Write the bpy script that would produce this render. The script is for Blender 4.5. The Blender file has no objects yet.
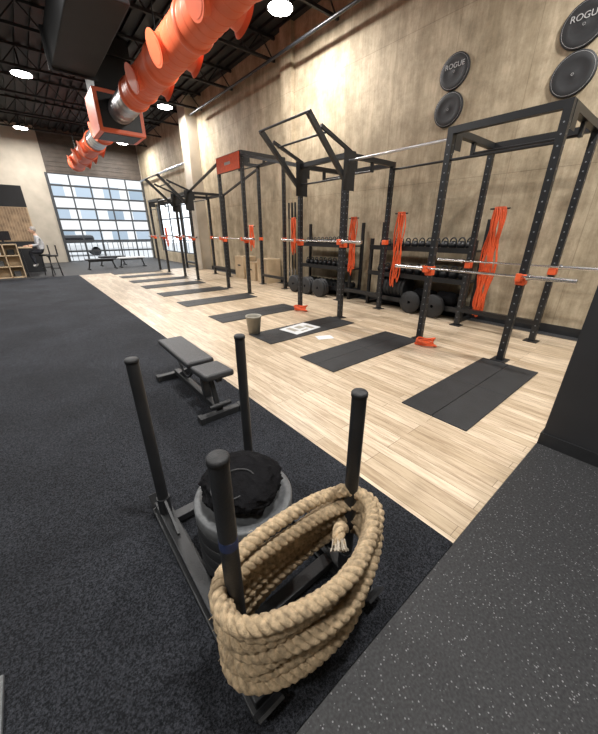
import bpy, bmesh, math, random
from mathutils import Vector, Matrix, noise
random.seed(7)
scene=bpy.context.scene
PI=math.pi
# ------------------------------------------------------------------ materials
def nt(name):
    m=bpy.data.materials.new(name); m.use_nodes=True
    t=m.node_tree; b=t.nodes['Principled BSDF']
    return m,t,b
def mat(name,col,rough=.5,metal=0,var=.0,scale=20,bump=0,bscale=80,spec=None):
    m,t,b=nt(name)
    b.inputs['Base Color'].default_value=(*col,1)
    b.inputs['Roughness'].default_value=rough
    b.inputs['Metallic'].default_value=metal
    if spec is not None: b.inputs['Specular IOR Level'].default_value=spec
    tc=t.nodes.new('ShaderNodeTexCoord')
    n=t.nodes.new('ShaderNodeTexNoise'); n.inputs['Scale'].default_value=scale; n.inputs['Detail'].default_value=5
    t.links.new(tc.outputs['Object'],n.inputs['Vector'])
    r=t.nodes.new('ShaderNodeValToRGB')
    v=var if var else .08
    r.color_ramp.elements[0].position=.3; r.color_ramp.elements[1].position=.7
    r.color_ramp.elements[0].color=(*[c*(1-v) for c in col],1)
    r.color_ramp.elements[1].color=(*[min(1,c*(1+v)) for c in col],1)
    t.links.new(n.outputs['Fac'],r.inputs['Fac']); t.links.new(r.outputs['Color'],b.inputs['Base Color'])
    if bump:
        n2=t.nodes.new('ShaderNodeTexNoise'); n2.inputs['Scale'].default_value=bscale; n2.inputs['Detail'].default_value=3
        t.links.new(tc.outputs['Object'],n2.inputs['Vector'])
        bp=t.nodes.new('ShaderNodeBump'); bp.inputs['Strength'].default_value=bump; bp.inputs['Distance'].default_value=.01
        t.links.new(n2.outputs['Fac'],bp.inputs['Height']); t.links.new(bp.outputs['Normal'],b.inputs['Normal'])
    return m
def emis(name,col,s):
    m,t,b=nt(name)
    b.inputs['Emission Color'].default_value=(*col,1); b.inputs['Emission Strength'].default_value=s
    b.inputs['Base Color'].default_value=(*col,1)
    return m
def wall_mat():
    m,t,b=nt('plywood_plaster_wall'); N=t.nodes; L=t.links
    tc=N.new('ShaderNodeTexCoord')
    n1=N.new('ShaderNodeTexNoise'); n1.inputs['Scale'].default_value=.9; n1.inputs['Detail'].default_value=8; n1.inputs['Roughness'].default_value=.65
    mp=N.new('ShaderNodeMapping'); mp.inputs['Scale'].default_value=(1,3.0,.6)
    L.new(tc.outputs['Object'],mp.inputs['Vector']); L.new(mp.outputs['Vector'],n1.inputs['Vector'])
    n2=N.new('ShaderNodeTexNoise'); n2.inputs['Scale'].default_value=3.2; n2.inputs['Detail'].default_value=12; n2.inputs['Roughness'].default_value=.75
    L.new(tc.outputs['Object'],n2.inputs['Vector'])
    r1=N.new('ShaderNodeValToRGB'); e=r1.color_ramp.elements
    e[0].position=.34; e[0].color=(.345,.285,.195,1); e[1].position=.66; e[1].color=(.56,.475,.35,1)
    L.new(n1.outputs['Fac'],r1.inputs['Fac'])
    r2=N.new('ShaderNodeValToRGB'); e=r2.color_ramp.elements
    e[0].position=.36; e[0].color=(.66,.64,.60,1); e[1].position=.60; e[1].color=(1.08,1.07,1.05,1)
    L.new(n2.outputs['Fac'],r2.inputs['Fac'])
    mx=N.new('ShaderNodeMixRGB'); mx.blend_type='MULTIPLY'; mx.inputs['Fac'].default_value=.9
    L.new(r1.outputs['Color'],mx.inputs['Color1']); L.new(r2.outputs['Color'],mx.inputs['Color2'])
    n3=N.new('ShaderNodeTexNoise'); n3.inputs['Scale'].default_value=2; n3.inputs['Detail'].default_value=9; n3.inputs['Roughness'].default_value=.7
    mp3=N.new('ShaderNodeMapping'); mp3.inputs['Scale'].default_value=(1,12,1.1); L.new(tc.outputs['Object'],mp3.inputs['Vector']); L.new(mp3.outputs['Vector'],n3.inputs['Vector'])
    r3=N.new('ShaderNodeValToRGB'); e=r3.color_ramp.elements
    e[0].position=.35; e[0].color=(.78,.75,.70,1); e[1].position=.58; e[1].color=(1.04,1.04,1.03,1); L.new(n3.outputs['Fac'],r3.inputs['Fac'])
    m3=N.new('ShaderNodeMixRGB'); m3.blend_type='MULTIPLY'; m3.inputs['Fac'].default_value=.6
    L.new(mx.outputs['Color'],m3.inputs['Color1']); L.new(r3.outputs['Color'],m3.inputs['Color2'])
    sx=N.new('ShaderNodeSeparateXYZ'); cx=N.new('ShaderNodeCombineXYZ'); L.new(tc.outputs['Object'],sx.inputs['Vector'])
    L.new(sx.outputs['Z'],cx.inputs['X']); L.new(sx.outputs['Y'],cx.inputs['Y'])
    br=N.new('ShaderNodeTexBrick'); br.offset=0; br.inputs['Scale'].default_value=1; br.inputs['Brick Width'].default_value=2.44; br.inputs['Row Height'].default_value=1.22
    br.inputs['Mortar Size'].default_value=.006; br.inputs['Color1'].default_value=(1,1,1,1); br.inputs['Color2'].default_value=(.90,.90,.89,1); br.inputs['Mortar'].default_value=(.6,.58,.55,1)
    L.new(cx.outputs['Vector'],br.inputs['Vector'])
    m2=N.new('ShaderNodeMixRGB'); m2.blend_type='MULTIPLY'; m2.inputs['Fac'].default_value=.7
    L.new(m3.outputs['Color'],m2.inputs['Color1']); L.new(br.outputs['Color'],m2.inputs['Color2'])
    L.new(m2.outputs['Color'],b.inputs['Base Color']); b.inputs['Roughness'].default_value=.75
    bp=N.new('ShaderNodeBump'); bp.inputs['Strength'].default_value=.2; bp.inputs['Distance'].default_value=.02
    L.new(n2.outputs['Fac'],bp.inputs['Height']); L.new(bp.outputs['Normal'],b.inputs['Normal'])
    return m
def wood_floor():
    m,t,b=nt('maple_planks'); N=t.nodes; L=t.links
    tc=N.new('ShaderNodeTexCoord'); mp=N.new('ShaderNodeMapping'); mp.inputs['Rotation'].default_value=(0,0,PI/2)
    L.new(tc.outputs['Object'],mp.inputs['Vector'])
    br=N.new('ShaderNodeTexBrick'); br.offset=.37; br.offset_frequency=3; br.inputs['Scale'].default_value=1
    br.inputs['Brick Width'].default_value=1.1; br.inputs['Row Height'].default_value=.095
    br.inputs['Mortar Size'].default_value=.002; br.inputs['Mortar Smooth'].default_value=.3
    br.inputs['Color1'].default_value=(.46,.36,.245,1); br.inputs['Color2'].default_value=(.68,.565,.425,1)
    br.inputs['Mortar'].default_value=(.20,.145,.095,1)
    L.new(mp.outputs['Vector'],br.inputs['Vector'])
    n=N.new('ShaderNodeTexNoise'); n.inputs['Scale'].default_value=3; n.inputs['Detail'].default_value=9; n.inputs['Roughness'].default_value=.68
    mp2=N.new('ShaderNodeMapping'); mp2.inputs['Scale'].default_value=(10,.9,1)
    L.new(tc.outputs['Object'],mp2.inputs['Vector']); L.new(mp2.outputs['Vector'],n.inputs['Vector'])
    r=N.new('ShaderNodeValToRGB'); e=r.color_ramp.elements
    e[0].position=.36;e[0].color=(.60,.54,.49,1);e[1].position=.58;e[1].color=(1.05,1.05,1.05,1)
    L.new(n.outputs['Fac'],r.inputs['Fac'])
    mx=N.new('ShaderNodeMixRGB'); mx.blend_type='MULTIPLY'; mx.inputs['Fac'].default_value=.85
    L.new(br.outputs['Color'],mx.inputs['Color1']); L.new(r.outputs['Color'],mx.inputs['Color2'])
    L.new(mx.outputs['Color'],b.inputs['Base Color']); b.inputs['Roughness'].default_value=.34
    return m
def turf_mat():
    m,t,b=nt('black_turf'); N=t.nodes; L=t.links
    tc=N.new('ShaderNodeTexCoord')
    n=N.new('ShaderNodeTexNoise'); n.inputs['Scale'].default_value=130; n.inputs['Detail'].default_value=4; n.inputs['Roughness'].default_value=.8
    n3=N.new('ShaderNodeTexNoise'); n3.inputs['Scale'].default_value=1.3; n3.inputs['Detail'].default_value=4
    L.new(tc.outputs['Object'],n.inputs['Vector']); L.new(tc.outputs['Object'],n3.inputs['Vector'])
    r=N.new('ShaderNodeValToRGB'); e=r.color_ramp.elements
    e[0].position=.43;e[0].color=(.002,.003,.005,1);e[1].position=.72;e[1].color=(.085,.092,.112,1)
    L.new(n.outputs['Fac'],r.inputs['Fac'])
    r2=N.new('ShaderNodeValToRGB'); e=r2.color_ramp.elements
    e[0].position=.35;e[0].color=(.75,.75,.75,1);e[1].position=.65;e[1].color=(1.2,1.2,1.2,1)
    L.new(n3.outputs['Fac'],r2.inputs['Fac'])
    mx=N.new('ShaderNodeMixRGB'); mx.blend_type='MULTIPLY'; mx.inputs['Fac'].default_value=1
    L.new(r.outputs['Color'],mx.inputs['Color1']); L.new(r2.outputs['Color'],mx.inputs['Color2'])
    L.new(mx.outputs['Color'],b.inputs['Base Color']); b.inputs['Roughness'].default_value=.85
    b.inputs['Specular IOR Level'].default_value=.25
    bp=N.new('ShaderNodeBump'); bp.inputs['Strength'].default_value=1; bp.inputs['Distance'].default_value=.015
    L.new(n.outputs['Fac'],bp.inputs['Height']); L.new(bp.outputs['Normal'],b.inputs['Normal'])
    return m
def rubber_mat(name='speckled_rubber',base=.027):
    m,t,b=nt(name); N=t.nodes; L=t.links
    tc=N.new('ShaderNodeTexCoord')
    v=N.new('ShaderNodeTexVoronoi'); v.inputs['Scale'].default_value=105
    L.new(tc.outputs['Object'],v.inputs['Vector'])
    sep=N.new('ShaderNodeSeparateColor'); L.new(v.outputs['Color'],sep.inputs['Color'])
    a=N.new('ShaderNodeMath'); a.operation='GREATER_THAN'; a.inputs[1].default_value=.76
    L.new(sep.outputs['Red'],a.inputs[0])
    d=N.new('ShaderNodeMath'); d.operation='LESS_THAN'; d.inputs[1].default_value=.32
    L.new(v.outputs['Distance'],d.inputs[0])
    mu=N.new('ShaderNodeMath'); mu.operation='MULTIPLY'; L.new(a.outputs[0],mu.inputs[0]); L.new(d.outputs[0],mu.inputs[1])
    mu2=N.new('ShaderNodeMath'); mu2.operation='MULTIPLY'; L.new(mu.outputs[0],mu2.inputs[0]); L.new(sep.outputs['Green'],mu2.inputs[1])
    n=N.new('ShaderNodeTexNoise'); n.inputs['Scale'].default_value=90; L.new(tc.outputs['Object'],n.inputs['Vector'])
    r=N.new('ShaderNodeValToRGB'); e=r.color_ramp.elements
    e[0].position=.35;e[0].color=(base*.6,base*.62,base*.68,1);e[1].position=.7;e[1].color=(base*1.5,base*1.55,base*1.65,1)
    L.new(n.outputs['Fac'],r.inputs['Fac'])
    mx=N.new('ShaderNodeMixRGB'); mx.inputs['Color2'].default_value=(.26,.26,.27,1)
    L.new(mu2.outputs[0],mx.inputs['Fac']); L.new(r.outputs['Color'],mx.inputs['Color1'])
    L.new(mx.outputs['Color'],b.inputs['Base Color']); b.inputs['Roughness'].default_value=.65
    bp=N.new('ShaderNodeBump'); bp.inputs['Strength'].default_value=.4; bp.inputs['Distance'].default_value=.004
    L.new(n.outputs['Fac'],bp.inputs['Height']); L.new(bp.outputs['Normal'],b.inputs['Normal'])
    return m
def facade_mat():
    m,t,b=nt('street_facade'); N=t.nodes; L=t.links
    tc=N.new('ShaderNodeTexCoord'); mp=N.new('ShaderNodeMapping'); mp.inputs['Rotation'].default_value=(PI/2,0,0)
    L.new(tc.outputs['Object'],mp.inputs['Vector'])
    br=N.new('ShaderNodeTexBrick'); br.offset=0; br.inputs['Scale'].default_value=1
    br.inputs['Brick Width'].default_value=2.6; br.inputs['Row Height'].default_value=2.2
    br.inputs['Mortar Size'].default_value=.5; br.inputs['Mortar Smooth'].default_value=.02
    br.inputs['Color1'].default_value=(.24,.30,.36,1); br.inputs['Color2'].default_value=(.42,.48,.54,1)
    br.inputs['Mortar'].default_value=(.72,.70,.68,1)
    L.new(mp.outputs['Vector'],br.inputs['Vector']); L.new(br.outputs['Color'],b.inputs['Base Color'])
    return m
M_wall=wall_mat(); M_wood=wood_floor(); M_turf=turf_mat(); M_rub=rubber_mat(); M_fac=facade_mat()
M_blk=mat('black_powdercoat',(.013,.014,.016),.4,0,.15,12)
M_blkm=mat('matte_black_steel',(.015,.016,.018),.5,0,.25,9,.15,120)
M_pad=mat('rubber_mat_black',(.016,.017,.019),.6,0,.25,6,.2,200)
M_dark=mat('black_paint_wall',(.018,.019,.022),.6,0,.15,3)
M_ceil=mat('ceiling_black',(.008,.0085,.010),.65,0,.2,2)
M_ora=mat('duct_orange',(.82,.155,.065),.45,0,.1,2)
M_ora2=mat('orange_rubber',(.76,.11,.03),.5,0,.12,20)
M_sil=mat('galvanised_steel',(.60,.61,.63),.3,.9,.15,8)
M_chr=mat('barbell_chrome',(.62,.62,.63),.25,1,.05,8)
M_hole=mat('bolt_hole_light',(.20,.21,.23),.5)
M_leather=mat('bench_vinyl',(.022,.023,.026),.42,0,.1,40,.35,260)
M_rope=mat('manila_rope',(.53,.40,.25),.9,0,.40,55,.9,320)
M_ropeend=mat('frayed_rope_end',(.62,.55,.45),.95,0,.3,200,.9,300)
M_ply=mat('birch_plywood',(.55,.42,.27),.6,0,.15,4)
M_grey=mat('grey_rubber',(.095,.10,.105),.5,0,.25,45)
M_cloth=mat('black_cloth',(.006,.006,.007),.9,0,.3,30,.4,160,.10)
M_white=mat('white_paper',(.66,.67,.68),.6,0,.05,8)
M_bucket=mat('grey_bucket',(.34,.32,.27),.6,0,.1,10)
M_blue=mat('blue_tape',(.018,.032,.10),.5)
M_brown=mat('brown_siding',(.085,.068,.055),.6,0,.25,3)
M_beige=mat('beige_plaster',(.47,.42,.345),.8,0,.12,2)
M_frame=mat('door_aluminium',(.06,.065,.07),.4,.3,.1,5)
M_lamp=emis('lamp_glow',(1,.98,.95),40)
M_screen=mat('screen_black',(.012,.012,.015),.25)
M_chev=mat('oak_slats',(.36,.25,.155),.55,0,.35,6)
M_skin=mat('skin',(.62,.38,.27),.55)
M_shirt=mat('light_grey_shirt',(.45,.46,.48),.85,0,.1,20)
M_pants=mat('dark_trousers',(.02,.022,.03),.85)
M_shoe=mat('shoe_white',(.6,.6,.6),.6)
M_hair=mat('grey_hair',(.30,.28,.26),.7)
M_pave=mat('pavement',(.42,.42,.42),.9,0,.1,2)
M_text=mat('sign_lettering',(.42,.42,.42),.5)
# ------------------------------------------------------------------ mesh builder
def frame(d):
    d=d.normalized(); a=Vector((0,0,1)) if abs(d.z)<.95 else Vector((1,0,0))
    u=a.cross(d).normalized(); v=d.cross(u).normalized(); return u,v,d
class B:
    def __init__(s,name): s.n=name; s.v=[]; s.f=[]; s.m=[]; s.sm=[]; s.mats=[]
    def mi(s,m):
        if m not in s.mats: s.mats.append(m)
        return s.mats.index(m)
    def add(s,vs,fs,m,smooth=False):
        o=len(s.v); k=s.mi(m); s.v+= [tuple(x) for x in vs]
        for f in fs: s.f.append([i+o for i in f]); s.m.append(k); s.sm.append(smooth)
    def box(s,x0,x1,y0,y1,z0,z1,m,bev=0,seg=2,rot=None):
        c=Vector(((x0+x1)/2,(y0+y1)/2,(z0+z1)/2)); S=Vector((abs(x1-x0),abs(y1-y0),abs(z1-z0)))
        s.obox(c,S,m,rot or Matrix.Identity(3),bev,seg)
    def obox(s,c,S,m,R,bev=0,seg=2):
        c=Vector(c)
        if bev:
            bm=bmesh.new(); bmesh.ops.create_cube(bm,size=1)
            for v in bm.verts: v.co=Vector((v.co.x*S[0],v.co.y*S[1],v.co.z*S[2]))
            bmesh.ops.bevel(bm,geom=bm.edges[:],offset=bev,segments=seg,affect='EDGES',profile=.5)
            bm.verts.index_update()
            vs=[c+R@v.co for v in bm.verts]; fs=[[v.index for v in f.verts] for f in bm.faces]; bm.free()
            s.add(vs,fs,m,False)
        else:
            vs=[c+R@Vector((a*S[0]/2,b*S[1]/2,d*S[2]/2)) for a in(-1,1) for b in(-1,1) for d in(-1,1)]
            s.add(vs,[(0,1,3,2),(4,6,7,5),(0,4,5,1),(2,3,7,6),(0,2,6,4),(1,5,7,3)],m)
    def beam(s,p0,p1,w,h,m,bev=0):
        p0=Vector(p0);p1=Vector(p1);u,v,d=frame(p1-p0)
        R=Matrix((u,v,d)).transposed(); s.obox((p0+p1)/2,(w,h,(p1-p0).length),m,R,bev)
    def cyl(s,p0,p1,r,m,seg=16,r1=None,smooth=True,phase=0):
        p0=Vector(p0);p1=Vector(p1);u,v,d=frame(p1-p0); r1=r if r1 is None else r1
        vs=[];
        for p,rr in((p0,r),(p1,r1)):
            for i in range(seg):
                a=2*PI*i/seg+phase; vs.append(p+u*math.cos(a)*rr+v*math.sin(a)*rr)
        s.add(vs,[(i,(i+1)%seg,(i+1)%seg+seg,i+seg) for i in range(seg)],m,smooth)
        s.add(vs,[tuple(range(seg-1,-1,-1)),tuple(range(seg,2*seg))],m,False)
    def tube(s,pts,r,m,seg=8,closed=False,smooth=True):
        pts=[Vector(p) for p in pts]; n=len(pts)
        T=[]
        for i in range(n):
            a=pts[(i-1)%n] if (closed or i>0) else pts[i]; b=pts[(i+1)%n] if (closed or i<n-1) else pts[i]
            T.append((b-a).normalized())
        u,v,_=frame(T[0]); vs=[]
        for i in range(n):
            u=(u-T[i]*u.dot(T[i])).normalized(); v=T[i].cross(u)
            rr=r[i] if isinstance(r,(list,tuple)) else r
            for k in range(seg):
                a=2*PI*k/seg; vs.append(pts[i]+u*math.cos(a)*rr+v*math.sin(a)*rr)
        fs=[]
        for i in range(n if closed else n-1):
            j=(i+1)%n
            for k in range(seg):
                l=(k+1)%seg; fs.append((i*seg+k,i*seg+l,j*seg+l,j*seg+k))
        s.add(vs,fs,m,smooth)
        if not closed: s.add(vs[:seg]+vs[-seg:],[tuple(range(seg-1,-1,-1)),tuple(range(seg,2*seg))],m)
    def lathe(s,prof,o,m,axis=(0,0,1),seg=32,smooth=True):
        o=Vector(o);u,v,d=frame(Vector(axis)); vs=[]
        for r,z in prof:
            for i in range(seg):
                a=2*PI*i/seg; vs.append(o+d*z+u*math.cos(a)*r+v*math.sin(a)*r)
        fs=[]
        for j in range(len(prof)-1):
            for i in range(seg):
                k=(i+1)%seg; fs.append((j*seg+i,j*seg+k,(j+1)*seg+k,(j+1)*seg+i))
        s.add(vs,fs,m,smooth)
    def sph(s,c,r,m,seg=16,rings=10,fn=None):
        c=Vector(c); r=(r,r,r) if not hasattr(r,'__len__') else r; vs=[];fs=[]
        for j in range(rings+1):
            th=PI*j/rings
            for i in range(seg):
                a=2*PI*i/seg; p=Vector((math.sin(th)*math.cos(a),math.sin(th)*math.sin(a),math.cos(th)))
                k=fn(p) if fn else 1
                vs.append(c+Vector((p.x*r[0]*k,p.y*r[1]*k,p.z*r[2]*k)))
        for j in range(rings):
            for i in range(seg):
                l=(i+1)%seg; fs.append((j*seg+i,(j+1)*seg+i,(j+1)*seg+l,j*seg+l))
        s.add(vs,fs,m,True)
    def done(s,parent=None):
        me=bpy.data.meshes.new(s.n); me.from_pydata(s.v,[],s.f); me.validate(clean_customdata=False)
        for m in s.mats: me.materials.append(m)
        if len(me.polygons)==len(s.m):
            me.polygons.foreach_set('material_index',s.m); me.polygons.foreach_set('use_smooth',s.sm)
        me.update()
        bm=bmesh.new(); bm.from_mesh(me); bmesh.ops.recalc_face_normals(bm,faces=bm.faces); bm.to_mesh(me); bm.free()
        o=bpy.data.objects.new(s.n,me); scene.collection.objects.link(o)
        if parent: o.parent=parent
        return o
# ------------------------------------------------------------------ room shell
WX=6.45; FY=22.5; LX=-6.0; BY=-4.0; H=6.3
X0,X1,Z1=1.85,6.40,4.35
b=B('floor'); b.box(LX,WX,BY,FY,-.2,-.012,M_rub); b.box(LX,WX,BY,.372,-.012,0,M_rub)
b.box(LX,WX,15.2,FY,-.012,0,M_rub); b.done()
b=B('floor_turf'); b.box(LX,1.39,.374,15.2,-.012,.004,M_turf); b.done()
b=B('floor_wood'); b.box(1.392,6.22,.374,15.2,-.012,.0,M_wood); b.box(6.22,WX,.374,15.2,-.012,.0,M_rub); b.done()
b=B('floor_mat'); b.box(-1.4,-.465,.52,1.19,.004,.022,M_grey,.006); b.done()
b=B('wall_right')
b.box(WX,WX+.3,BY,15.4,0,H,M_wall); b.box(WX,WX+.3,15.4,21,0,.5,M_wall); b.box(WX,WX+.3,15.4,21,3.0,H,M_wall); b.box(WX,WX+.3,21,FY,0,H,M_wall)
b.box(WX-.12,WX,8.0,8.45,0,H,M_wall); b.box(WX-.45,WX,14.1,14.8,0,H,M_beige); b.done()
b=B('baseboard_right'); b.box(WX-.02,WX,BY,7.99,.0,.14,M_blkm); b.box(WX-.02,WX,8.46,14.09,.0,.14,M_blkm); b.done()
b=B('wall_far')
b.box(LX,X0,FY,FY+.3,0,H,M_beige); b.box(X0,X1,FY,FY+.3,Z1,H,M_brown); b.box(X1,WX+.3,FY,FY+.3,0,H,M_beige)
for i in range(9): b.box(X0,X1,FY-.02,FY,4.45+i*.2,4.57+i*.2,M_brown)
b.done()
b=B('wall_left'); b.box(LX-.3,LX,BY,FY+.3,0,H,M_dark); b.done()
b=B('wall_back'); b.box(LX-.3,WX+.3,BY-.3,BY,0,H,M_beige); b.done()
b=B('wall_partition'); b.box(2.79,3.02,BY,.36,0,H,M_dark); b.done()
b=B('baseboard_partition'); b.box(2.775,2.79,BY,.36,0,.1,M_blkm); b.box(2.775,3.02,.36,.372,0,.1,M_blkm); b.done()
b=B('ceiling'); b.box(LX-.3,WX+.3,BY-.3,FY+.3,H,H+.2,M_ceil)
x=LX
while x<WX-.1:
    b.box(x,x+.14,BY,FY,H-.06,H,M_ceil); x+=.3
b.done()
y=-2.9
while y<FY:
    b=B('ceiling_truss')
    for z in (5.75,6.2): b.box(LX,WX,y-.03,y+.03,z-.03,z+.03,M_ceil)
    x=LX; k=0
    while x<WX-.35:
        b.beam((x,y,5.75 if k%2 else 6.2),(x+.4,y,6.2 if k%2 else 5.75),.025,.025,M_ceil); x+=.4;k+=1
    b.done(); y+=2.35
b=B('door_1')
R_=8; C_=5
for j in range(R_+1):
    z=Z1*j/R_; b.box(X0+.002,X1-.002,FY+.02,FY+.07,max(0.002,z-.045),min(Z1-.002,z+.045),M_frame)
for i in range(C_+1):
    x=X0+(X1-X0)*i/C_; b.box(max(X0+.002,x-.035),min(X1-.002,x+.035),FY+.015,FY+.075,.002,Z1-.002,M_frame)
b.done()
b=B('trim_1')
b.box(X0-.1,X0,FY-.06,FY-.001,0,Z1,M_frame); b.box(X1,X1+.04,FY-.06,FY-.001,0,Z1,M_frame)
b.done()
b=B('window_1')
for yy in (15.43,17.25,19.1,20.97): b.box(WX+.1,WX+.16,yy-.03,yy+.03,.5,3.0,M_frame)
for zz in (.53,1.35,2.2,2.97): b.box(WX+.1,WX+.16,15.4,21,zz-.03,zz+.03,M_frame)
b.done()
b=B('street_pavement'); b.box(-40,60,FY+.3,60,-.25,-.15,M_pave); b.box(WX+.3,60,-5,FY+.3,-.25,-.15,M_pave); b.done()
b=B('street_building'); b.box(-30,14,44,46,-.15,13,M_fac); b.box(26,28,0,40,-.15,9,M_fac); b.done()
b=B('street_railing')
for k in range(40): b.box(-2+k*.3,-1.97+k*.3,25.0,25.03,-.15,.95,M_frame)
b.box(-2,10,24.98,25.05,.92,.98,M_frame); b.done()
b=B('street_car'); 
b.box(1,5.2,30,31.8,.2,.8,M_white,.15); b.box(1.9,4.4,30.1,31.7,.8,1.35,M_screen,.2)
for cx in(1.9,4.3):
    for cy in(30.0,31.6): b.cyl((cx,cy,.18),(cx,cy+.2,.18),.33,M_blk,20)
b.done()
# ------------------------------------------------------------------ lamps
for x in (1.2,5.2,-3.2):
    for y in (0.2,6.9,13.9,20.4):
        b=B('ceiling_lamp'); b.cyl((x,y,5.80),(x,y,6.24),.02,M_blk,8)
        b.lathe([(.0,.12),(.12,.12),(.20,.05),(.28,.0),(.26,.0),(.19,.04)],(x,y,5.68),M_blk,seg=24)
        b.cyl((x,y,5.67),(x,y,5.70),.24,M_lamp,24)
        o=b.done()
        l=bpy.data.lights.new('lamp_light','AREA'); l.shape='DISK'; l.size=.46; l.energy=200; l.color=(1,.965,.92)
        lo=bpy.data.objects.new('lamp_light',l); lo.location=(x,y,5.66); scene.collection.objects.link(lo); lo.parent=o
# ------------------------------------------------------------------ orange duct
b=B('orange_air_duct')
DX,DZ=3.0,4.6; r=.32
def seg(y0,y1,m,rr=r): b.cyl((DX,y0,DZ),(DX,y1,DZ),rr,m,48)
seg(1.5,9.9,M_ora); seg(9.9,11.4,M_sil,.295); seg(12.5,14.0,M_ora); seg(14.0,15.4,M_sil,.295); seg(15.4,20.6,M_ora)
y=1.6
while y<20.5:
    if not (9.8<y<12.5 or 13.9<y<15.4):
        b.lathe([(r,-.012),(r+.007,0),(r,.012)],(DX,y,DZ),M_ora,axis=(0,1,0),seg=48)
    y+=.2
for y in (3.0,4.6,6.3,7.9,9.2,9.85,12.9,13.95,15.4,17,18.5,20.5): b.lathe([(r,-.07),(.35,-.05),(.355,0),(.35,.05),(r,.07)],(DX,y,DZ),M_ora,axis=(0,1,0),seg=48)
for y in (10.1,10.4,10.7,11.0,11.3,14.3,14.6,14.9,15.2): b.lathe([(.295,-.02),(.31,0),(.295,.02)],(DX,y,DZ),M_sil,axis=(0,1,0),seg=48)
for y in (5.4,7.1,8.6,13.4,16.2,17.8,19.4):
    for d in ((-1,0,-.35),(1,0,-.35)):
        d=Vector(d).normalized(); p=Vector((DX,y,DZ))
        b.cyl(p+d*.20,p+d*.36,.20,M_ora,32,.20); b.cyl(p+d*.36,p+d*.42,.20,M_ora,32,.25); b.cyl(p+d*.42,p+d*.425,.21,M_ora,32,.21,False)
b.box(DX-.60,DX+.60,11.4,12.5,4.08,5.05,M_ora,.02); b.box(DX-.50,DX+.50,11.39,12.51,4.18,4.95,M_blkm); b.box(DX-.48,DX+.48,11.5,12.4,4.07,4.09,M_blkm)
b.box(DX-.5,DX+.5,11.45,12.4,5.05,H-.08,M_ceil)
for y in (3,8,13.2,17,20): b.cyl((DX,y,DZ+.3),(DX,y,6.23),.012,M_blk,6)
b.done()
b=B('black_supply_duct'); b.box(1.5,2.35,7.2,10.6,4.95,5.6,M_ceil,.02); b.box(1.45,2.4,10.55,10.62,4.9,5.65,M_ceil)
b.cyl((1.9,8.2,5.6),(1.9,8.2,6.23),.012,M_blk,6); b.done()
b=B('ceiling_pipe'); b.tube([(5.95,3,5.5),(5.95,13.5,5.5)],.035,M_blk,8); b.tube([(.4,13.9,5.5),(.4,21.5,5.5)],.05,M_sil,8)
b.tube([(6.3,14.9,4.3),(6.3,22.3,4.3)],.05,M_sil,8); b.done()
# ------------------------------------------------------------------ platforms
for cy in (1.115,2.685,4.0,5.55,7.3,8.85,10.45,11.9,13.4,14.8):
    w=.315
    b=B('lifting_platform_mat')
    for (a,c) in ((2.49,3.425),(3.43,4.365)):
        b.box(a,c,cy-w,cy-.002,0,.012,M_pad,.003,1); b.box(a,c,cy+.002,cy+w,0,.012,M_pad,.003,1)
    b.done()
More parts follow.
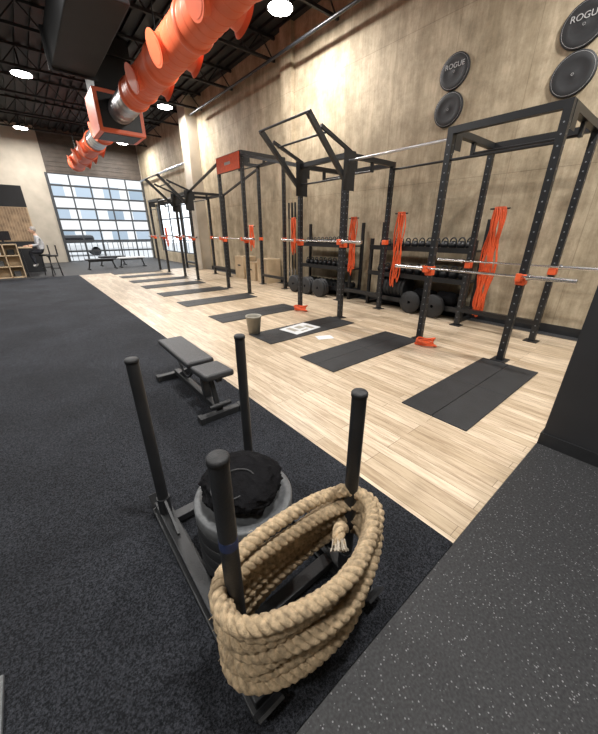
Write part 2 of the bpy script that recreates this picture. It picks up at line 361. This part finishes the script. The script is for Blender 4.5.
# ------------------------------------------------------------------ racks
FXr,RXr=4.47,5.7
def rack(y0,y1,h,cup_z,arms=False,sign=False,link=None,pull=True):
    b=B('power_rack'); s=.038
    for x in (FXr,RXr):
        for y in (y0,y1):
            b.box(x-s,x+s,y-s,y+s,0,h,M_blk)
            b.box(x-.09,x+.09,y-.09,y+.09,0,.012,M_blk)
            z=.15
            while z<h-.12:
                b.cyl((x-s-.002,y,z),(x-s+.001,y,z),.009,M_hole,6,smooth=False)
                b.cyl((x,y-s-.002,z),(x,y-s+.001,z),.009,M_hole,6,smooth=False); z+=.1
    zt=h-.038
    for x in (FXr,RXr): b.box(x-s,x+s,y0+s,y1-s,zt-s,zt+s,M_blk)
    for y in (y0,y1):
        b.box(FXr+s,RXr-s,y-s,y+s,zt-s,zt+s,M_blk)
        for sg in (-1,1): b.box(FXr+.04,FXr+.2,y+sg*s,y+sg*(s+.006),zt-.2,zt+.03,M_blk)
    b.box(RXr-s,RXr+s,y0+s,y1-s,.25,.32,M_blk)
    if pull:
        b.cyl((FXr,y0,h-.35),(FXr,y1,h-.35),.016,M_blk,10); b.cyl((5.1,y0,h-.2),(5.1,y1,h-.2),.016,M_blk,10)
        for y in(y0,y1): b.box(5.07,5.13,y-.02,y+.02,h-.22,h-.04,M_blk)
    if arms:
        for y in (y0,y1):
            b.beam((FXr+.02,y,h-.45),(3.6,y,3.12),.06,.075,M_blk); b.beam((FXr+.1,y,h),(3.85,y,3.0),.04,.05,M_blk)
            b.box(FXr-.14,FXr+.14,y-.046,y-.039,h-.55,h+.02,M_blk)
        b.cyl((3.6,y0-.05,3.12),(3.6,y1+.05,3.12),.018,M_blk,10); b.cyl((3.95,y0,2.93),(3.95,y1,2.93),.016,M_blk,10)
    if sign:
        b.box(FXr-.06,FXr-.04,y0+.02,y1-.02,h-.36,h-.02,M_ora2)
        b.box(FXr-.064,FXr-.06,y0+.45,y1-.45,h-.22,h-.16,M_text)
    if link:
        (yl,zl0,zl1)=link
        for x in (FXr,RXr):
            if abs(zl0-zl1)<.01: b.cyl((x,y1,zl0),(x,yl,zl1),.018,M_sil if x==FXr else M_blk,10)
            else: b.beam((x,y1,zl0),(x,yl,zl1),.05,.05,M_blk)
    for y in (y0,y1):
        b.box(FXr-.055,FXr+.055,y-.05,y+.05,cup_z-.11,cup_z+.015,M_ora2,.01)
        b.box(FXr-.14,FXr-.05,y-.03,y+.03,cup_z-.06,cup_z-.024,M_ora2,.008); b.box(FXr-.155,FXr-.135,y-.03,y+.03,cup_z-.06,cup_z+.03,M_ora2,.006)
        b.box(RXr-.05,RXr+.05,y-.05,y+.05,cup_z-.09,cup_z,M_ora2,.01)
    b.done()
    c=(y0+y1)/2; bx=FXr-.09; b=B('barbell'); z=cup_z-.008
    b.cyl((bx,c-.66,z),(bx,c+.66,z),.0145,M_chr,12)
    for sg in (-1,1):
        b.cyl((bx,c+sg*.655,z),(bx,c+sg*.685,z),.037,M_chr,16); b.cyl((bx,c+sg*.685,z),(bx,c+sg*1.11,z),.025,M_chr,16)
    b.done()
rack(1.26,2.43,2.74,1.08,link=(4.12,2.62,2.62))
rack(4.16,5.38,2.74,1.40,arms=True,link=(7.51,2.70,3.2))
rack(7.55,8.75,3.3,1.40,sign=True,link=(10.96,3.2,2.7))
rack(11.0,12.2,2.74,1.40,arms=True,link=(13.96,2.66,2.66))
rack(14.0,15.15,2.74,1.40)
b=B('barbell'); z=1.105; bx=RXr-.075; c=1.84
b.cyl((bx,c-.66,z),(bx,c+.66,z),.0145,M_chr,12)
for sg in (-1,1): b.cyl((bx,c+sg*.655,z),(bx,c+sg*.685,z),.037,M_chr,16); b.cyl((bx,c+sg*.685,z),(bx,c+sg*1.11,z),.025,M_chr,16)
b.done()
for (x,y) in ((4.24,2.19),(4.24,5.07)):
    b=B('resistance_band')
    for k in range(5):
        b.tube([(x+(.07+.012*k)*math.cos(a+.4)+.02*math.sin(3*a+k)-.02,y+(.14-.012*k)*math.sin(a)+.012*math.cos(2*a+k),.026+.019*k+.012*math.sin(a*2+k)) for a in [2*PI*i/30 for i in range(30)]],.011,M_ora2,6,True)
    b.done()
def bands(x,y,zt,zb,n=7):
    b=B('resistance_bands')
    b.cyl((x,y-.14,zt-.02),(x,y+.14,zt-.02),.012,M_blk,8)
    for k in range(n):
        yy=y-.07+.14*k/(n-1); L=zt-zb-random.uniform(0,.25); ph=random.random()*6; pts=[]
        for i in range(28):
            t=i/28*2*PI
            zz=zt-L/2+L/2*math.cos(t)
            pts.append((x+.03*math.sin(t),yy+.03*math.sin(zz*7+ph)*math.sin(t)+.045*math.sin(t),zz))
        b.tube(pts,.013,M_ora2,6,True)
    b.done()
bands(5.82,2.18,1.9,.18,9); bands(5.82,3.93,1.9,.45,6); bands(5.82,5.14,1.85,.6,5); bands(5.82,7.3,1.9,.9,4); bands(4.52,7.36,1.7,1.0,3); bands(4.52,13.8,1.7,1.0,3)
# ------------------------------------------------------------------ storage racks
def kettle(b,x,y,z,r):
    b.sph((x,y,z+r*.92),r,M_blk,12,8)
    b.cyl((x,y,z),(x,y,z+r*.3),r*.7,M_blk,12)
    pts=[(x,y+r*.75*math.cos(a),z+r*1.55+r*1.0*math.sin(a)) for a in [PI*i/8 for i in range(9)]]
    b.tube([(x,y+r*.6,z+r*1.2)]+pts+[(x,y-r*.6,z+r*1.2)],r*.17,M_blkm,6)
def store(y0,y1,tiers):
    b=B('weight_storage_rack')
    for y in (y0,y1):
        for x in (5.98,6.36): b.box(x-.03,x+.03,y-.03,y+.03,0,1.75 if x>6.1 else 1.42,M_blk)
        b.box(5.98,6.36,y-.03,y+.03,.0,.06,M_blk)
    for z in tiers: b.box(5.92,6.40,y0,y1,z-.03,z,M_blk); b.box(5.90,5.92,y0,y1,z-.05,z+.04,M_blk)
    b.done()
def kset(y0,y1,z,r,n):
    b=B('kettlebells')
    for i in range(n):
        y=y0+(y1-y0)*(i+.5)/n; kettle(b,6.14,y,z+.002,r*(1-.22*i/n))
    b.done()
def dset(y0,y1,z,n):
    b=B('dumbbells')
    for i in range(n):
        y=y0+(y1-y0)*(i+.5)/n
        b.cyl((6.0,y,z+.075),(6.32,y,z+.075),.017,M_chr,8)
        for xa in (5.97,6.20): b.cyl((xa,y,z+.075),(xa+.12,y,z+.075),.074,M_blk,6,smooth=False,phase=PI/6)
    b.done()
store(2.5,4.7,(.22,.72,1.25)); store(5.3,7.2,(.22,.72,1.25))
kset(2.58,4.62,1.25,.082,13); kset(2.58,4.62,.72,.095,11); kset(5.38,7.12,1.25,.078,12); kset(5.38,7.12,.72,.088,10)
dset(5.38,7.1,.223,11)
b=B('bumper_plates')
for i in range(8):
    y=3.8+i*.085; b.lathe([(.03,-.03),(.19,-.03),(.225,-.035),(.225,.035),(.19,.03),(.03,.03)],(6.15,y,.223+.226),M_pad,axis=(0,1,0),seg=28)
b.done()
b=B('sandbags')
for i,(y) in enumerate((2.85,3.35)):
    for (xx,rr,zz) in ((6.05,.13,.37),(6.25,.10,.35)):
        b.lathe([(0,-.19),(rr*.5,-.18),(rr*.9,-.15),(rr,-.08),(rr*.96,0),(rr,.1),(rr*.9,.17),(rr*.5,.20),(0,.205)],(xx,y,zz),M_cloth,axis=(0,1,0),seg=20)
b.done()
b=B('leaning_bumper_plates')
for (y) in (3.0,3.5): 
    b.lathe([(.03,.0),(.2,.0),(.225,.02),(.225,.06),(.2,.08),(.03,.08),(.03,0)],(5.79,y,.229),M_pad,axis=(1,0,.0),seg=28)
b.done()
b=B('leaning_bumper_plates')
for y in(6.0,6.5,7.0):
    for k in range(3): b.lathe([(.03,.0),(.2,.0),(.225,.015),(.225,.055),(.2,.07),(.03,.07),(.03,0)],(5.55+k*.075,y,.229),M_pad,axis=(1,0,0),seg=24)
b.done()
for (y,z,hh) in ((9.0,0,.75),(9.75,0,.6),(10.5,0,.75)):
    b=B('plyo_box'); b.box(5.85,6.38,y-.3,y+.3,z,z+hh,M_ply,.004,1)
    b.cyl((5.846,y-.08,z+hh*.6),(5.852,y-.08,z+hh*.6),.025,M_blk,10); b.cyl((5.846,y+.08,z+hh*.6),(5.852,y+.08,z+hh*.6),.025,M_blk,10); b.box(5.846,5.852,y-.08,y+.08,z+hh*.6-.025,z+hh*.6+.025,M_blk); b.done()
b=B('vertical_barbell_holder'); b.box(6.0,6.3,7.45,7.95,0,.12,M_blk,.01)
for i in range(6):
    x=6.06+.18*(i%2); y=7.52+.07*i; b.cyl((x,y,.12),(x,y,.54),.025,M_chr,10); b.cyl((x,y,.54),(x,y,1.9),.0145,M_blkm,8); b.cyl((x,y,1.9),(x,y,2.3),.025,M_blkm,10)
b.done()
for (y,z,t) in ((3.63,4.06,'ROGUE'),(3.64,3.54,''),(1.9,4.06,'ROGUE'),(1.88,3.54,'')):
    b=B('wall_disc_sign'); b.lathe([(0,.034),(.03,.034),(.035,.032),(.16,.032),(.165,.034),(.25,.034),(.256,.025),(.256,0)],(WX,y,z),M_pad,axis=(-1,0,0),seg=48)
    b.lathe([(.233,.0355),(.236,.0355)],(WX,y,z),M_text,axis=(-1,0,0),seg=48); b.lathe([(.012,.0355),(.016,.0355)],(WX,y,z),M_text,axis=(-1,0,0),seg=24); o=b.done()
    if t:
        c=bpy.data.curves.new('lettering','FONT'); c.body=t; c.size=.10; c.align_x='CENTER'; c.align_y='CENTER'; c.extrude=.002
        to=bpy.data.objects.new('lettering',c); scene.collection.objects.link(to); c.materials.append(M_text)
        to.matrix_world=Matrix(((0,0,-1,WX-.037),(-1,0,0,y),(0,1,0,z+.08),(0,0,0,1))); to.parent=o
# ------------------------------------------------------------------ floor items
b=B('chalk_bucket'); b.lathe([(.0,0),(.095,0),(.125,.27),(.132,.27),(.132,.29),(.115,.29),(.11,.26),(.085,.02),(0,.02)],(2.60,4.32,.013),M_bucket,seg=28); b.done()
b=B('paper_sheet'); b.obox((3.35,4.03,.016),(.60,.42,.003),M_white,Matrix.Rotation(.12,3,'Z')); 
for (dx,dy,w_,h_) in ((-.16,.02,.10,.22),(.02,.05,.14,.14),(.17,-.03,.09,.2),(.0,-.12,.16,.05)): b.obox((3.35+dx,4.03+dy,.0185),(w_,h_,.001),M_bucket,Matrix.Rotation(.12,3,'Z'))
b.done()
b=B('paper_sheet'); b.obox((3.35,3.42,.004),(.26,.18,.003),M_white,Matrix.Rotation(-.4,3,'Z')); b.done()
# ------------------------------------------------------------------ bench
b=B('adjustable_bench'); cx=1.01
b.obox((cx,3.09,.425),(.27,.84,.06),M_leather,Matrix.Rotation(.02,3,'X'),.022,3)
b.obox((cx,2.44,.42),(.27,.34,.06),M_leather,Matrix.Rotation(-.06,3,'X'),.022,3)
b.beam((cx,2.35,.06),(cx,3.45,.07),.06,.06,M_blkm,.005)
b.box(cx-.19,cx+.19,2.30,2.37,.006,.065,M_blkm,.006); b.box(cx-.21,cx+.21,3.42,3.49,.006,.065,M_blkm,.006)
for sx in (-.19,.19): b.box(cx+sx-.02,cx+sx+.02,2.29,2.38,.004,.07,M_pad,.006); b.box(cx+sx*1.1-.02,cx+sx*1.1+.02,3.41,3.50,.004,.07,M_pad,.006)
b.beam((cx,2.62,.07),(cx,2.66,.39),.05,.07,M_blkm,.004); b.beam((cx,3.3,.08),(cx,2.72,.38),.045,.05,M_blkm,.004)
b.beam((cx,2.40,.08),(cx,2.52,.38),.04,.04,M_blkm,.004)
b.beam((cx,2.66,.385),(cx,3.4,.39),.05,.03,M_blkm); b.beam((cx,2.3,.38),(cx,2.62,.385),.05,.03,M_blkm)
pts=[Vector((cx+.05,2.75+.45*i/10,.36-.17*math.sin(PI*i/10))) for i in range(11)]
b.tube(pts,.012,M_blkm,8); b.tube([p-Vector((.1,0,0)) for p in pts],.012,M_blkm,8)
b.cyl((cx-.1,2.34,.12),(cx-.1+.2,2.34,.12),.022,M_blkm,10); b.cyl((cx+.16,2.33,.03),(cx+.19,2.33,.03),.03,M_grey,14)
b.done()
# ------------------------------------------------------------------ push sled
SX0,SX1,SY0,SY1=.25,.81,.635,1.51
b=B('push_sled')
for x in (SX0,SX1):
    b.box(x-.035,x+.035,SY0-.14,SY1+.10,.022,.075,M_blkm,.005)
    b.box(x-.05,x+.05,SY0-.16,SY1+.12,.004,.022,M_blkm,.004)
    b.beam((x,SY0-.15,.03),(x,SY0-.19,.09),.10,.012,M_blkm); b.beam((x,SY1+.11,.03),(x,SY1+.15,.10),.10,.012,M_blkm)
    for y in (SY0,SY1):
        b.cyl((x,y,.07),(x,y,.18),.034,M_blkm,24); b.cyl((x,y,.07),(x,y,1.005),.0285,M_blkm,24)
        b.lathe([(.0285,0),(.031,.0),(.031,.014),(.026,.020),(0,.020)],(x,y,1.0),M_pad,seg=24)
    b.beam((x,SY0+.03,.16),(x,SY0+.2,.07),.012,.05,M_blkm); b.beam((x,SY1-.03,.16),(x,SY1-.2,.07),.012,.05,M_blkm)
for y in (SY0+.08,1.03,SY1-.06): b.box(SX0,SX1,y-.03,y+.03,.03,.072,M_blkm,.004)
b.box(.36,.66,.8,1.26,.062,.078,M_blkm,.004)
b.cyl((.51,1.03,.07),(.51,1.03,.37),.024,M_chr,16)
b.cyl((SX0,SY0,.685),(SX0,SY0,.72),.0291,M_blue,24)
b.done()
b=B('bumper_plate_stack')
z=.08
for k in range(5):
    h=.068; m=M_pad if k<4 else M_grey
    b.lathe([(.03,0),(.03,0),(.225,0),(.228,.006),(.228,h-.008),(.222,h-.001),(.19,h-.001),(.18,h-.014),(.09,h-.014),(.08,h-.002),(.03,h-.002)],(.51,1.03,z),m,seg=56); z+=h
b.done()
b=B('cloth_bag')
def fn(p):
    q=Vector((p.x*2.2,p.y*2.2,p.z*1.6))
    n1_=noise.noise(q*.9+Vector((3,1,2))); n2_=noise.noise(q*1.9+Vector((7,4,0)))
    f=(1-abs(math.sin(q.x*3.1+q.y*1.9+4*n1_)))**2
    g=(1-abs(math.sin(q.y*4.2-q.x*1.5+5*n2_)))**2
    return .98+.10*n1_+.06*f+.04*g
b.sph((.512,1.04,z+.066),(.183,.188,.074),M_cloth,128,80,fn)
b.tube([(.44+.10*math.cos(a),.98+.06*math.sin(a),z+.130+.02*math.sin(a)) for a in [2*PI*i/24 for i in range(24)]],.004,M_blkm,6,True)
b.done()
# rope
b=B('battle_rope'); Rr=.0285; wraps=7; raw=[]
n=2.7
for i in range(int(wraps*90)):
    ph=2*PI*i/90+.9; w=i/90; c,s_=math.cos(ph),math.sin(ph)
    kx=(c+1)/2
    lay=.5-.5*math.cos(PI*w)
    inset=.050*lay*kx
    a=.338+.010*math.sin(w*3.1+1); bb=.130+.008*math.sin(w*2.3)
    px=.530+(a-inset*.6)*math.copysign(abs(c)**(2/n),c); py=.586+(bb-inset*.8)*math.copysign(abs(s_)**(2/n),s_)
    near=max(0,-s_)
    zl=.150+w*.0575; zr=.30+w*.035
    pz=zl*(1-kx)+zr*kx+.010*math.sin(ph*2+w*1.7)-.018*near
    py-=.040*near*(1-abs(c))*(1+.6*math.sin(w*4)); raw.append(Vector((px,py,pz)))
pts=[raw[0]]; step=.0115; last=raw[0]
for p in raw[1:]:
    d=(p-last).length
    while d>=step:
        last=last+(p-last).normalized()*step; pts.append(last.copy()); d=(p-last).length
for it in range(4): pts=[pts[0]]+[(pts[i-1]+pts[i]*2+pts[i+1])/4 for i in range(1,len(pts)-1)]+[pts[-1]]
def strands(b,pts,R,pitch=.088):
    N_=len(pts); T=[(pts[min(i+1,N_-1)]-pts[max(i-1,0)]).normalized() for i in range(N_)]
    u,v,_=frame(T[0]); U=[];V=[]
    for i in range(N_):
        u=(u-T[i]*u.dot(T[i])).normalized(); v=T[i].cross(u); U.append(u.copy());V.append(v.copy())
    st=(pts[1]-pts[0]).length
    for k in range(3):
        sp=[]
        for i in range(N_):
            a=2*PI*(i*st/pitch)+2*PI*k/3; sp.append(pts[i]+(U[i]*math.cos(a)+V[i]*math.sin(a))*R*.52)
        b.tube(sp,R*.52,M_rope,8)
strands(b,pts,Rr)
e=[]
for i in range(30):
    t=i/29; e.append(Vector((.735-.08*t,.60-.05*t*t,.41+.04*math.sin(t*2.6))))
strands(b,e,Rr*.9)
d=(e[-1]-e[-3]).normalized(); u_,v_,_=frame(d); random.seed(5)
for k in range(60):
    a=random.random()*2*PI; rr=Rr*.85*math.sqrt(random.random()); o_=u_*math.cos(a)*rr+v_*math.sin(a)*rr
    b.tube([e[-1]-d*.02+o_,e[-1]+d*.01+o_*1.2,e[-1]+d*random.uniform(.015,.025)+o_*1.5],.0022,M_ropeend,4)
random.seed(3)
for k in range(110):
    i=random.randrange(10,len(pts)-10); p=pts[i]; q=Vector((random.uniform(-1,1),random.uniform(-1,1),random.uniform(-.6,1))).normalized()
    b.tube([p+q*Rr*.8,p+q*Rr*1.25+Vector((0,0,.004)),p+q*Rr*1.5+Vector((random.uniform(-.01,.01),0,-.006))],.0009,M_rope,3)
for k in range(5):
    b.tube([(.40+.006*k,.445,.21),(.405+.008*k,.43,.175),(.40+.012*k,.425,.13)],.0028,M_rope,5)
b.done()
# ------------------------------------------------------------------ far left: reception
b=B('cubby_shelf'); x0,x1,y0,y1=-1.35,-.20,15.7,16.1
for i in range(4): x=x0+(x1-x0)*i/3; b.box(x-.015,x+.015,y0,y1,0,1.15,M_ply)
for j in range(4): z=.02+1.12*j/3; b.box(x0,x1,y0,y1,z-.015,z+.015,M_ply)
b.box(x0,x1,y1-.01,y1,0,1.15,M_ply)
for i in range(3):
    for j in range(3):
        if (i*3+j)%4==3: continue
        xx=x0+(x1-x0)*(i+.5)/3; b.box(xx-.12,xx+.08,y0+.1,y0+.3,.04+1.12*j/3,.04+1.12*j/3+.18,(M_white,M_blk,M_grey)[(i+j)%3],.02)
b.done()
b=B('computer_monitor'); b.box(-.75,-.28,15.88,15.91,1.27,1.58,M_screen,.01); b.box(-.55,-.49,15.9,15.93,1.17,1.35,M_blk); b.box(-.64,-.40,15.82,15.98,1.158,1.17,M_blk); b.done()
b=B('water_bottles')
for i in range(4): b.lathe([(0,0),(.035,0),(.035,.16),(.015,.2),(.015,.23),(0,.23)],(-1.25+.1*i,15.85,1.157),(M_white,M_ora2,M_sil,M_blue)[i],seg=12)
b.done()
b=B('wood_feature_wall'); b.box(-4.5,.50,17.6,17.72,0,3.2,M_dark); b.box(-4.5,.50,17.585,17.6,1.2,2.45,M_ply)
for i in range(56):
    xx=-4.42+i*.088
    b.box(xx-.036,xx+.036,17.57,17.585,1.22,2.43,M_chev)
b.done()
b=B('hanging_display'); b.box(-3.2,-.35,15.6,15.7,3.3,5.1,M_screen,.02)
for x in(-2.8,-.8): b.cyl((x,15.65,5.1),(x,15.65,6.24),.015,M_blk,6)
b.done()
def stool(x,y):
    b=B('bar_stool')
    b.cyl((x,y,.70),(x,y,.76),.19,M_blk,20); b.box(x+.15,x+.18,y-.17,y+.17,.76,1.10,M_blk,.01)
    for a in range(4):
        t=PI/4+a*PI/2; b.cyl((x+.13*math.cos(t),y+.13*math.sin(t),.70),(x+.22*math.cos(t),y+.22*math.sin(t),0),.014,M_blk,8)
    b.tube([(x+.18*math.cos(t),y+.18*math.sin(t),.28) for t in [2*PI*i/16 for i in range(16)]],.011,M_blk,6,True); b.done()
stool(.55,16.15); stool(.75,15.5)
# ------------------------------------------------------------------ low flat benches by the door
def fbench(x,y,L,m):
    b=B('flat_bench'); b.box(x-L/2,x+L/2,y-.15,y+.15,.38,.45,m,.02)
    b.box(x-L/2+.1,x+L/2-.1,y-.03,y+.03,.32,.38,M_blk)
    for sx in(-1,1):
        xx=x+sx*(L/2-.15); b.beam((xx,y,.34),(xx+sx*.08,y,.04),.05,.05,M_blk); b.box(xx+sx*.08-.03,xx+sx*.08+.03,y-.26,y+.26,0,.05,M_blk)
    b.done()
fbench(2.55,17.2,1.2,M_leather); fbench(3.9,17.5,1.2,M_white); fbench(3.3,18.8,1.2,M_leather)
# ------------------------------------------------------------------ person seated on the tall stool
def skinned(name,chain_v,edges,rad,mats,pick,parent=None,sub=2):
    me=bpy.data.meshes.new(name); me.from_pydata(chain_v,edges,[]); o=bpy.data.objects.new(name,me); scene.collection.objects.link(o)
    md=o.modifiers.new('s','SKIN'); 
    for i,r_ in enumerate(rad):
        d=me.skin_vertices[0].data[i]; d.radius=(r_,r_) if not hasattr(r_,'__len__') else r_; d.use_root=(i==0)
    sb=o.modifiers.new('ss','SUBSURF'); sb.levels=sub; sb.render_levels=sub
    dg=bpy.context.evaluated_depsgraph_get(); dg.update()
    m2=bpy.data.meshes.new_from_object(o.evaluated_get(dg)); o.modifiers.clear(); o.data=m2
    m2.materials.clear()
    for m in mats: m2.materials.append(m)
    for p in m2.polygons: p.material_index=pick(p.center); p.use_smooth=True
    if parent: o.parent=parent
    return o
PX,PY,PZ=.55,16.15,-.09
def W(l): return (PX-l[0],PY-l[1],l[2]+PZ)
emp=bpy.data.objects.new('person',None); scene.collection.objects.link(emp)
J=[(0,0,.98),(0.03,0,1.12),(.06,0,1.28),(.08,0,1.42),(.10,0,1.52),(.125,0,1.60),
 (.08,.10,.96),(.43,.13,.95),(.34,.12,.50),(.45,.13,.44),
 (.08,-.10,.96),(.42,-.14,.93),(.30,-.13,.47),(.41,-.14,.41),
 (.08,.19,1.44),(.12,.24,1.19),(.36,.2,1.16),(.40,.19,1.16),
 (.08,-.19,1.44),(.13,-.24,1.19),(.36,-.17,1.17),(.40,-.16,1.17)]
E=[(0,1),(1,2),(2,3),(3,4),(4,5),(0,6),(6,7),(7,8),(8,9),(0,10),(10,11),(11,12),(12,13),(3,14),(14,15),(15,16),(16,17),(3,18),(18,19),(19,20),(20,21)]
Rd=[.145,.14,.155,.14,.065,.055,.095,.065,.045,.042,.095,.065,.045,.042,.06,.048,.035,.03,.06,.048,.035,.03]
def pick(c):
    lx=PX-c.x; z=c.z-PZ
    if z>1.52: return 0
    if lx>.28 and z>1.08: return 0
    if z>1.04: return 1
    if z>.50: return 2
    return 3
skinned('body',[W(j) for j in J],E,Rd,[M_skin,M_shirt,M_pants,M_shoe],pick,emp)
b=B('head'); hc=W((.145,0,1.70))
b.sph(hc,(.098,.076,.122),M_skin,24,16); b.sph((hc[0]+.015,hc[1],hc[2]+.025),(.100,.082,.112),M_hair,20,12)
b.cyl((hc[0]-.09,hc[1],hc[2]+.01),(hc[0]-.118,hc[1],hc[2]-.022),.008,M_skin,8,.015)
for s_ in(-1,1):
    b.sph((hc[0]-.088,hc[1]+s_*.03,hc[2]+.005),.010,M_blk,8,6); b.sph((hc[0]+.0,hc[1]+s_*.08,hc[2]-.01),(.02,.01,.03),M_skin,8,6)
b.box(hc[0]-.094,hc[0]-.085,hc[1]-.022,hc[1]+.022,hc[2]-.055,hc[2]-.048,M_ora2); b.done(emp)
for s_,base in ((1,(.42,.19,1.16)),(-1,(.42,-.16,1.17))):
    V_=[base,(base[0]+.07,base[1],base[2]-.01)]; Ed=[(0,1)]; R2=[(.035,.018),(.038,.016)]
    for k,(off,L) in enumerate(((-.03,.065),(-.01,.075),(.01,.07),(.03,.055))):
        i=len(V_); V_+=[(base[0]+.08+L*.5,base[1]+off,base[2]-.012),(base[0]+.08+L,base[1]+off,base[2]-.03)]; Ed+=[(1,i),(i,i+1)]; R2+=[.009,.008]
    i=len(V_); V_+=[(base[0]+.04,base[1]-s_*.045,base[2]-.01),(base[0]+.08,base[1]-s_*.055,base[2]-.02)]; Ed+=[(0,i),(i,i+1)]; R2+=[.011,.009]
    skinned('hand',[W(v) for v in V_],Ed,R2,[M_skin],lambda c:0,emp,1)
b=B('high_table'); b.box(-.17,.24,15.85,16.5,1.0,1.035,M_ply,.004); b.box(-.14,-.1,15.9,16.45,0,1.0,M_blk); b.done()
# ------------------------------------------------------------------ world + camera
w=bpy.data.worlds.new('World'); scene.world=w; w.use_nodes=True
bg=w.node_tree.nodes['Background']; bg.inputs['Color'].default_value=(.88,.94,1,1); bg.inputs['Strength'].default_value=2.5
cam=bpy.data.cameras.new('camera'); co=bpy.data.objects.new('camera',cam); scene.collection.objects.link(co); scene.camera=co
f_px=312; cam.sensor_fit='HORIZONTAL'; cam.sensor_width=36; cam.lens=f_px/598*36; cam.clip_start=.02
yaw=math.radians(39.5); th=math.radians(23.4)
F=Vector((math.sin(yaw)*math.cos(th),math.cos(yaw)*math.cos(th),-math.sin(th))); Rv=Vector((math.cos(yaw),-math.sin(yaw),0)); U=Rv.cross(F)
Mx=Matrix((Rv,U,-F)).transposed().to_4x4(); Mx.translation=Vector((0,0,1.55)); co.matrix_world=Mx
scene.view_settings.view_transform='Standard'; scene.view_settings.exposure=.08
